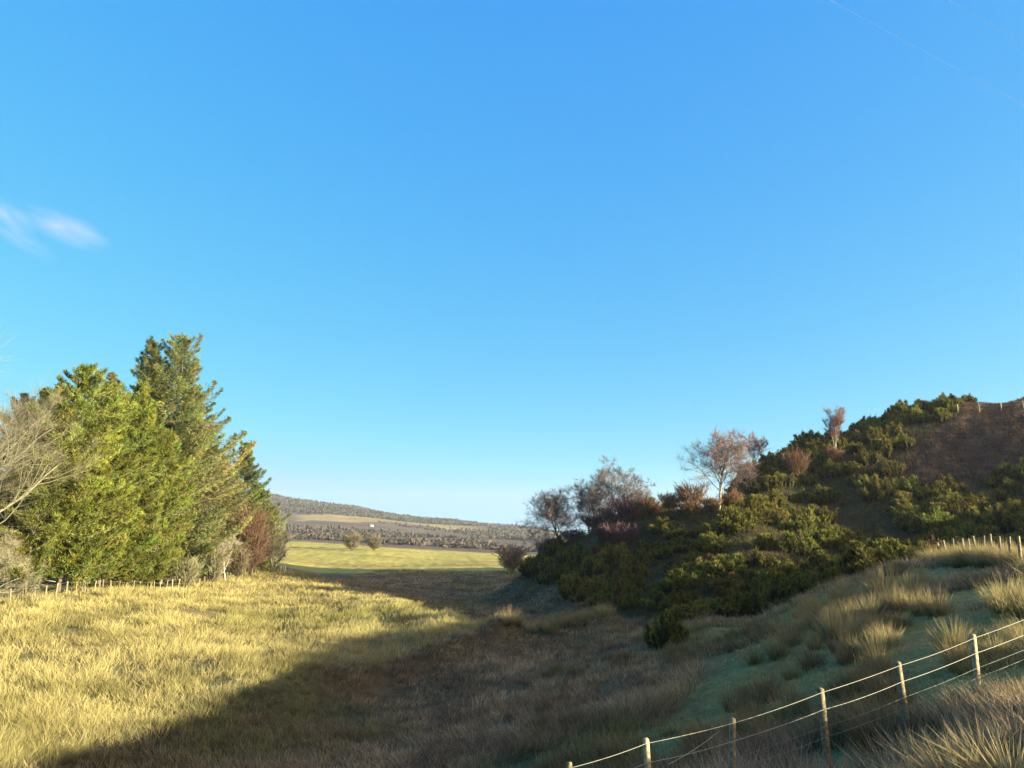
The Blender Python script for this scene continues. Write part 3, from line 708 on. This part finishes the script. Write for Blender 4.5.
PUR, RST, BRN = (.13, .085, .085), (.15, .084, .050), (.15, .09, .055)
o = bare_tree("birch_tree", 9.9, 31, (.36, .31, .25), (.21, .15, .15), spread=1.15, up=.12, n1=20, twig_w=.024, low=.26, dens=1.12)
tag(plant(o, at(719, 91.5), 3.4), "leafless birch with a pale trunk and mauve twigs on the rusty crest", "tree")
o = bare_tree("birch_tree", 7.0, 36, (.35, .28, .25), (.22, .12, .115), spread=.8, up=.4, n1=11, twig_w=.03)
tag(plant(o, at(757, 138)), "small pinkish leafless birch just right of the large pale trunked birch", "tree")
o = bare_tree("birch_tree", 7.6, 33, (.40, .33, .29), (.21, .115, .095), spread=.6, up=.5, n1=12, twig_w=.028)
tag(plant(o, at(836, 124)), "slender leafless birch rising from the gorse on the hill shoulder", "tree")
for px, D, H, sd_, sp_, lab in ((562, 112, 8.8, 41, 1.25, "leftmost of the three dark leafless trees at the end of the bank"),
        (588, 113, 9.2, 42, 1.2, "middle one of the three dark leafless trees at the end of the bank"),
        (612, 108, 9.4, 43, 1.25, "rightmost and broadest of the three dark leafless trees at the end of the bank")):
    o = bare_tree("bare_tree", H, sd_, (.075, .06, .055), (.185, .145, .135), spread=sp_, up=.10, n1=18, stems=2, twig_w=.024, low=.2, dens=1.1)
    tag(plant(o, at(px, D)), lab, "tree", "three leafless trees at the end of the bank")
for px, D, H, R, col, lab, sd_ in (
        (797, 118, 5.0, 2.7, RST, "rounded rust brown leafless bush on the dim middle slope", 51),
        (835, 121, 3.6, 2.2, RST, "rust brown bush at the foot of the slender birch", 52),
        (692, 95, 3.6, 2.8, RST, "tall rusty bracken clump left of the birch trunk", 53),
        (672, 96, 2.4, 2.4, (.20, .12, .06), "tawny bracken clump on the crest between the birch and the dark evergreens", 54),
        (712, 90, 1.8, 2.0, (.20, .13, .07), "tawny bracken around the foot of the birch", 55),
        (733, 100, 3.2, 2.2, RST, "rusty bracken clump right behind the birch trunk", 56),
        (750, 128, 3.4, 2.6, (.17, .085, .06), "russet bush on the skyline below the pinkish birch", 57),
        (612, 100, 2.5, 3.0, PUR, "purple brown leafless bush at the top of the bank below the rightmost bare tree", 58),
        (630, 95, 3.0, 3.2, (.12, .062, .072), "dark maroon leafless bush on the bank left of the squat evergreens", 59),
        (622, 88, 2.8, 3.0, (.11, .058, .066), "dark maroon leafless bush lower on the bank", 60),
        (595, 103, 2.0, 3.0, (.10, .072, .08), "grey purple scrub under the middle bare tree", 61),
        (574, 107, 2.0, 3.0, (.09, .07, .075), "grey purple scrub under the leftmost bare tree", 62),
        (650, 93, 2.2, 2.4, BRN, "brown bracken patch just below the squat dark evergreens", 63),
        (608, 92, 2.6, 2.6, (.09, .062, .068), "dim purple grey scrub midway down the bank below the bare trees", 64),
        (690, 89, 1.8, 2.2, BRN, "brown bracken patch on the shaded side below the tall rusty clump", 65),
        (548, 117, 3.0, 2.8, (.10, .075, .075), "grey brown scrub at the far tip of the bank", 66),
        (512, 205, 7.5, 5.5, (.17, .105, .085), "pinkish brown leafless thicket on the valley floor beyond the tip of the bank", 67),
        (352, 345, 8.5, 6.0, (.14, .115, .07), "brown rounded tree clump standing in the far sunlit field, left one of two", 68),
        (374, 360, 7.0, 4.5, (.14, .115, .07), "smaller brown tree clump in the far sunlit field, right one of two", 69)):
    far_ = D > 150
    tag(plant(twig_shrub("bracken_clump" if "bracken" in lab else "bare_bush", H, R, sd_, col, n=620, w=.09 if far_ else .045, upright=.7 if far_ else 1.0), at(px, D)), lab, "bracken" if "bracken" in lab else "bush")

# ------------------------------------------------------------------ rush clumps on the near bank
ST, GR = (.36, .285, .135), (.06, .075, .022)
RP = [rush_proto("rush_clump", 400 + i, 260, 1.0 + .1 * (i % 3), .55, GR, ST, .013) for i in range(4)]
DK = [rush_proto("rush_clump", 420 + i, 240, .85, .5, (.05, .055, .022), (.20, .155, .085), .013) for i in range(3)]
LG = [rush_proto("grass_clump", 440 + i, 230, .85, .75, (.16, .13, .06), (.42, .33, .17), .010, r0=.3, flop=.5, lean=(-.35, -.1)) for i in range(3)]
def rush(meshes, p, s, label, group, r):
    me = meshes[int(r.integers(0, len(meshes)))]; o = bpy.data.objects.new(me.name.split('.')[0], me); LINK(o)
    o.location = p; o.rotation_euler = (r.normal() * .06, r.normal() * .06, r.uniform(0, 6.28)); o.scale = (s * r.uniform(.9, 1.2), s * r.uniform(.9, 1.2), s)
    return tag(o, label, "rushes", group)
for px, D, s, lab in ((777, 29.5, 1.15, "lone yellow tipped rush clump at the left, apart from the straw coloured cluster"),
        (843, 37.5, 1.2, "tall pale rush clump with a greenish top at the back left of the cluster"),
        (815, 35, 1.0, "straw coloured rush clump at the far left of the large cluster"),
        (884, 36, 1.3, "tall upright rush clump standing right of the greenish topped one"),
        (852, 33, 1.05, "straw rush clump in the middle of the large cluster"),
        (870, 31.5, 1.1, "straw rush clump right of the middle of the large cluster"),
        (832, 31.5, .95, "short rush clump in front of the large cluster"),
        (905, 31.5, 1.0, "rush clump leaning over the turf at the right of the cluster"),
        (938, 29, 1.15, "broad rush clump beyond the fence between its two rightmost posts"),
        (921, 30, 1.0, "rush clump beside the broad one beyond the fence, nearer the cluster"),
        (805, 33, .9, "small rush clump between the lone yellow one and the cluster"),
        (1006, 27, 1.3, "big rush clump at the right edge above the fence wires"),
        (1030, 25.5, 1.3, "big rush clump cut by the right edge of the picture")):
    rush(RP, at(px, D, -.02), s, lab, "straw rush clumps above the fence", r)
for i in range(44):     # paler clumps scattered down the open bank
    px = r.uniform(690, 1040); D = r.uniform(19, 30); p = at(px, D)
    if zones(p[0:1], p[1:2])['patch'][0] > .6 and r.random() < .6: continue
    rush(RP, p, r.uniform(.55, .95), "small straw coloured rush clump scattered on the open bank just above the near fence", "scattered rushes on the open bank", r)
for i in range(60):     # the dense band in front of the upper fence
    px = r.uniform(918, 1040); D = np.interp(px, [918, 960, 1040], [52, 43, 34]) + r.uniform(-2.2, 1.5)
    rush(RP, at(px, D, -.02), r.uniform(.85, 1.2), "straw coloured rush clump in the dense band before the upper fence", "rushes before the upper fence", r)
for px, D in ((508, 53.3), (518, 53.6), (532, 53.3), (541, 53.8), (550, 53.2), (557, 53.7), (568, 53.4), (577, 53.9), (583, 53.2), (590, 53.6), (604, 53.4), (609, 53.8)):
    rush(RP, at(px, D, .05), r.uniform(.95, 1.2), "sunlit pale rush clump in the short bright line across the shaded valley floor", "bright line of rushes", r)
for i in range(44):
    px = r.uniform(785, 925); D = r.uniform(28.5, 38); p = at(px, D)
    rush(RP, p, r.uniform(.7, 1.15), "straw and brown rush clump massed among the large cluster above the fence", "rushes massed in the large cluster", r)
k = 0
while k < 110:           # dark rushes on the shaded bank and its foot
    px = r.uniform(540, 900); D = r.uniform(15, 44); p = at(px, D); u, v = col_row(p)
    if v > 800 or fbm(p[0] * .22, p[1] * .22, 97) < .45: continue
    rush(DK, p, r.uniform(.75, 1.15), "dim brown rush clump on the shaded lower bank behind the fence", "dim rushes on the lower bank", r); k += 1
for px, D, s, lab in ((962, 10.6, 1.0, "bleached long grass clump at the bottom right, below the rightmost fence post"),
        (986, 11.3, 1.1, "tallest bleached grass clump at the bottom right beside the picture edge"),
        (940, 11.0, .8, "small bleached grass clump left of the tall ones at the bottom right"),
        (1012, 10.3, .95, "bleached grass clump cut by the bottom right corner")):
    o = rush(LG, at(px, D, -.02), s, lab, "bleached grass clumps in the bottom right corner", r); o["category"] = "grass clump"; o.rotation_euler[2] = r.normal() * .3
for i in range(34):
    px = r.uniform(640, 1100); D = r.uniform(9.6, 14.5); p = at(px, D); 
    if px > 930 and px < 1020 and D < 12: continue
    o = rush(DK, p, r.uniform(.4, .65), "short dull grass clump on the near side of the wire fence", "dull grass clumps by the near fence", r); o["category"] = "grass clump"; o.name = "grass_clump"

# ------------------------------------------------------------------ fences
def post_mesh(acc, h, w, r, K=(.25, .205, .125)):
    """squared stake, slightly tapered, leaning, with a chamfered top"""
    lx, ly = r.normal() * .045, r.normal() * .035; zs = [-.3, 0, h - .025, h]; ws = [w, w, w * .96, w * .78]
    V = []
    for z_, q in zip(zs, ws):
        for sx, sy in ((-1, -1), (1, -1), (1, 1), (-1, 1)): V.append((sx * q / 2 + lx * z_, sy * q / 2 + ly * z_, z_))
    Q = [(4 * k + j, 4 * k + (j + 1) % 4, 4 * k + 4 + (j + 1) % 4, 4 * k + 4 + j) for k in range(3) for j in range(4)] + [(12, 13, 14, 15), (3, 2, 1, 0)]
    acc.add(V, Q, None, np.array(K) * r.uniform(.8, 1.2)); return lx, ly
def wire_run(a, b, rad, sag, K, parent, name="wire"):
    s = np.linspace(0, 1, 9)[:, None]; pts = a * (1 - s) + b * s; pts[:, 2] -= sag * 4 * (s * (1 - s))[:, 0]
    return pts
def make_fence(name, tops, base, label, wires, group_posts, pw, r, rad, K=(.25, .205, .125)):
    root = empty(name, base[0]); tag(root, label, "fence"); o0 = np.array(base[0]); T = []
    for b, t in zip(base, tops):
        ac = Acc(); h = t - b[2]; lx, ly = post_mesh(ac, h, pw * r.uniform(.85, 1.15), r, K)
        o = ac.build("post", M_WOOD, root); o.location = tuple(np.array(b) - o0); o.rotation_euler = (0, 0, 0)
        T.append((np.array(b), h, lx, ly))
    for dz, rd, col in wires:
        ac = Acc()
        pts = []
        for (b, h, lx, ly), (b2, h2, lx2, ly2) in zip(T[:-1], T[1:]):
            p = np.array([b[0] + lx * (h - dz), b[1] + ly * (h - dz) - pw * .56, b[2] + h - dz]); q = np.array([b2[0] + lx2 * (h2 - dz), b2[1] + ly2 * (h2 - dz) - pw * .56, b2[2] + h2 - dz])
            w_ = wire_run(p, q, rd, .012 + r.random() * .02, col, root); pts += list(w_[:-1])
        pts.append(q); tube(ac, np.array(pts) - o0, rd, 5, col)
        ac.build("wire", M_WIRE, root)
    return root
r = np.random.default_rng(77)
# near fence, climbing to the right
NF = [(490, 12.7, 786), (570, 13.2, 762), (650, 13.8, 738), (729, 14.4, 717), (824, 15.0, 688), (903, 15.7, 661.5), (974, 16.4, 634), (1046, 17.1, 607), (1120, 17.8, 580), (1190, 18.5, 556)]
base = [on(*P(px, py + 20, D)[:2]) for px, D, py in NF]; tops = [float(P(px, py, D)[2]) for px, D, py in NF]
ZN = (.30, .28, .22)
nf = make_fence("wire_fence", tops, base, "near post and wire fence climbing the bank from the bottom centre to the right edge", [(.07, .0048, ZN), (.37, .0048, ZN), (.66, .003, (.2, .2, .18)), (.84, .003, (.2, .2, .18))], None, .105, r, .008)  # two lower wires darker, their shade put into the colour
ac = Acc(); a = np.array(base[2]); b = np.array(base[3])
p = np.array([a[0] + .3, a[1], tops[2] - .40]); q = np.array([b[0] - .22, b[1] - .02, tops[3] - .24]); s = np.linspace(0, 1, 7)[:, None]
tube(ac, p * (1 - s) + q * s - np.array(base[0]) - np.array([0, .06, 0]) - np.array([0, 0, .03]) * np.sin(s * pi), .0045, 5, ZN); ac.build("loose_wire", M_WIRE, nf)
# upper fence behind the rushes
pts = [at(1120, 28.5), at(1022, 34), at(965, 46), at(908, 60)]
def along(pts, step):
    out = [pts[0]]; acc_ = 0
    for a, b in zip(pts[:-1], pts[1:]):
        n = max(1, int(round(np.hypot(*(b - a)[:2]) / step)))
        for k in range(1, n + 1): q = a + (b - a) * k / n; out.append(on(q[0], q[1]))
    return out
base = along(pts, 1.75); tops = [b[2] + 1.42 + r.normal() * .06 for b in base]
make_fence("wire_fence", tops, base, "upper fence of pale stakes along the spur behind the band of rushes", [(.08, .005, (.2, .2, .18)), (.45, .005, (.2, .2, .18)), (.8, .004, (.2, .2, .18))], None, .10, r, .006, (.17, .14, .09))
# hilltop fence on the skyline
base = along([at(958, 130), at(1024, 126), at(1100, 124)], 3.6); tops = [b[2] + 1.5 + r.normal() * .1 for b in base]
make_fence("wire_fence", tops, base, "hilltop fence on the skyline above the brown heather", [(.1, .012, (.3, .3, .28)), (.55, .012, (.3, .3, .28))], None, .14, r, .01)
# stock fence along the front of the plantation
base = along([on(-36.4, 44), on(-36.2, 70), on(-35.8, 100), on(-36.0, 124)], 1.35); tops = [b[2] + 1.02 + r.normal() * .09 for b in base]
make_fence("wire_fence", tops, base, "stock fence of short pale stakes along the front of the conifers", [(.08, .005, (.2, .19, .16)), (.5, .005, (.2, .19, .16))], None, .095, r, .006, (.17, .145, .085))

# ------------------------------------------------------------------ a white cottage far off on the hillside, and the cables overhead
hb = hit(371, 526.5, 400, 3000); s_ = 4.2
root = empty("cottage", hb, .5); tag(root, "tiny white cottage far off on the wooded hillside", "house")
m_w = leaf_mat("whitewash", 0, .9, var=.05); m_s = leaf_mat("slate", 0, .7, var=.2)
ac = Acc(); w_, d_, h_, g_ = 3.6, 2.2, 2.2, 4.0
ac.add([(-w_, -d_, -2), (w_, -d_, -2), (w_, d_, -2), (-w_, d_, -2), (-w_, -d_, h_), (w_, -d_, h_), (w_, d_, h_), (-w_, d_, h_), (-w_, 0, g_), (w_, 0, g_)],
       [(0, 1, 5, 4), (1, 2, 6, 5), (2, 3, 7, 6), (3, 0, 4, 7)], [(5, 6, 9), (7, 4, 8)], (.26, .25, .23)); ac.build("wall", m_w, root)
ac = Acc(); e = .4
ac.add([(-w_ - e, -d_ - e, h_ - .3), (w_ + e, -d_ - e, h_ - .3), (w_ + e, 0, g_ + .05), (-w_ - e, 0, g_ + .05), (w_ + e, d_ + e, h_ - .3), (-w_ - e, d_ + e, h_ - .3)], [(0, 1, 2, 3), (3, 2, 4, 5)], None, (.12, .12, .13)); ac.build("roof", m_s, root)
ac = Acc(); ac.add([(x_, -d_ - .03, z_) for x_ in (-2.3, -1.4, 1.4, 2.3) for z_ in (.7, 1.7)], [(0, 2, 3, 1), (4, 6, 7, 5)], None, (.05, .05, .06)); ac.build("window", m_s, root)
cab = Acc()
for i, (p0, p1) in enumerate((((760, -38, 46), (1180, 180, 34)), ((880, -38, 46), (1200, 130, 34)))):
    a = P(*p0); b = P(*p1); s = np.linspace(-.6, 2.2, 30)[:, None]; pts = a + (b - a) * s; pts[:, 2] += ((s[:, 0] - .8) ** 2 - .5) * .8
    cab = Acc(); tube(cab, pts, .006, 5, (.4, .45, .5))
    o = cab.build("overhead_cable", M_WIRE)
    tag(o, ("faint overhead cable slanting across the top right of the sky, lower one" if i == 0 else "faint overhead cable cutting the top right corner of the sky, upper one"), "cable", "overhead cables")

# ------------------------------------------------------------------ the one small cloud, a thin lens of vapour
def cloud_mat():
    m = bpy.data.materials.new("vapour"); m.use_nodes = True; t = m.node_tree; N = t.nodes; Lk = t.links; N.clear()
    tc = N.new("ShaderNodeTexCoord"); le = N.new("ShaderNodeVectorMath"); le.operation = 'LENGTH'; Lk.new(tc.outputs["Object"], le.inputs[0])
    no = N.new("ShaderNodeTexNoise"); no.inputs["Scale"].default_value = 1.7; no.inputs["Detail"].default_value = 3; Lk.new(tc.outputs["Object"], no.inputs["Vector"])
    fo = N.new("ShaderNodeMapRange"); fo.inputs[1].default_value = 1.0; fo.inputs[2].default_value = .1; Lk.new(le.outputs["Value"], fo.inputs[0])
    nr = N.new("ShaderNodeMapRange"); nr.inputs[1].default_value = .34; nr.inputs[2].default_value = .68; Lk.new(no.outputs[0], nr.inputs[0])
    a = N.new("ShaderNodeMath"); a.operation = 'MULTIPLY'; Lk.new(fo.outputs[0], a.inputs[0]); Lk.new(nr.outputs[0], a.inputs[1])
    b = N.new("ShaderNodeMath"); b.operation = 'MULTIPLY'; b.inputs[1].default_value = .0009; Lk.new(a.outputs[0], b.inputs[0])
    v = N.new("ShaderNodeVolumePrincipled"); v.inputs["Color"].default_value = (1.0, .70, .93, 1); Lk.new(b.outputs[0], v.inputs["Density"])
    ou = N.new("ShaderNodeOutputMaterial"); Lk.new(v.outputs[0], ou.inputs["Volume"]); return m
mv = cloud_mat()
bm_ = Acc(); th = np.linspace(0, 2 * pi, 17)[:-1]; ph = np.linspace(-pi / 2, pi / 2, 9)[1:-1]
V = [(cos(t_) * cos(p_), sin(t_) * cos(p_), sin(p_)) for p_ in ph for t_ in th] + [(0, 0, -1), (0, 0, 1)]
Q = [(i * 16 + j, i * 16 + (j + 1) % 16, (i + 1) * 16 + (j + 1) % 16, (i + 1) * 16 + j) for i in range(6) for j in range(16)]
T = [((j + 1) % 16, j, 112) for j in range(16)] + [(96 + j, 96 + (j + 1) % 16, 113) for j in range(16)]
bm_.add(V, Q, T); c = P(66, 228, 4200)
o = bm_.build("cloud", mv); o.location = c; o.scale = (330, 220, 105); o.rotation_euler = (0, .38, -.2); o["kind"] = "stuff"
c = o.copy(); LINK(c); c.location = P(8, 215, 4200); c.scale = (210, 170, 90); c.rotation_euler = (.3, .7, .2)
c = o.copy(); LINK(c); c.location = P(20, 239, 4250); c.scale = (260, 140, 50); c.rotation_euler = (.1, .25, 1.2)

# ------------------------------------------------------------------ the air itself
hz = Acc(); X0, X1, Y0, Y1, ZB, ZT = -3080., 3080., -3080., 3080., float(gh0.min()) - 1.5, max(float(gh0.max()) + 14, 50.0)
print("haze top", ZT)
hz.add([(X0, Y0, ZB), (X1, Y0, ZB), (X1, Y1, ZB), (X0, Y1, ZB), (X0, Y0, ZT), (X1, Y0, ZT), (X1, Y1, ZT), (X0, Y1, ZT)], [(3, 2, 1, 0), (4, 5, 6, 7), (0, 1, 5, 4), (1, 2, 6, 5), (2, 3, 7, 6), (3, 0, 4, 7)])
mh = bpy.data.materials.new("air"); mh.use_nodes = True; mh.node_tree.nodes.clear()
v = mh.node_tree.nodes.new("ShaderNodeVolumePrincipled"); v.inputs["Color"].default_value = (.82, .90, 1.0, 1); v.inputs["Density"].default_value = .00008; v.inputs["Anisotropy"].default_value = .2
ou = mh.node_tree.nodes.new("ShaderNodeOutputMaterial"); mh.node_tree.links.new(v.outputs[0], ou.inputs["Volume"])
tag(hz.build("haze", mh), kind="stuff")
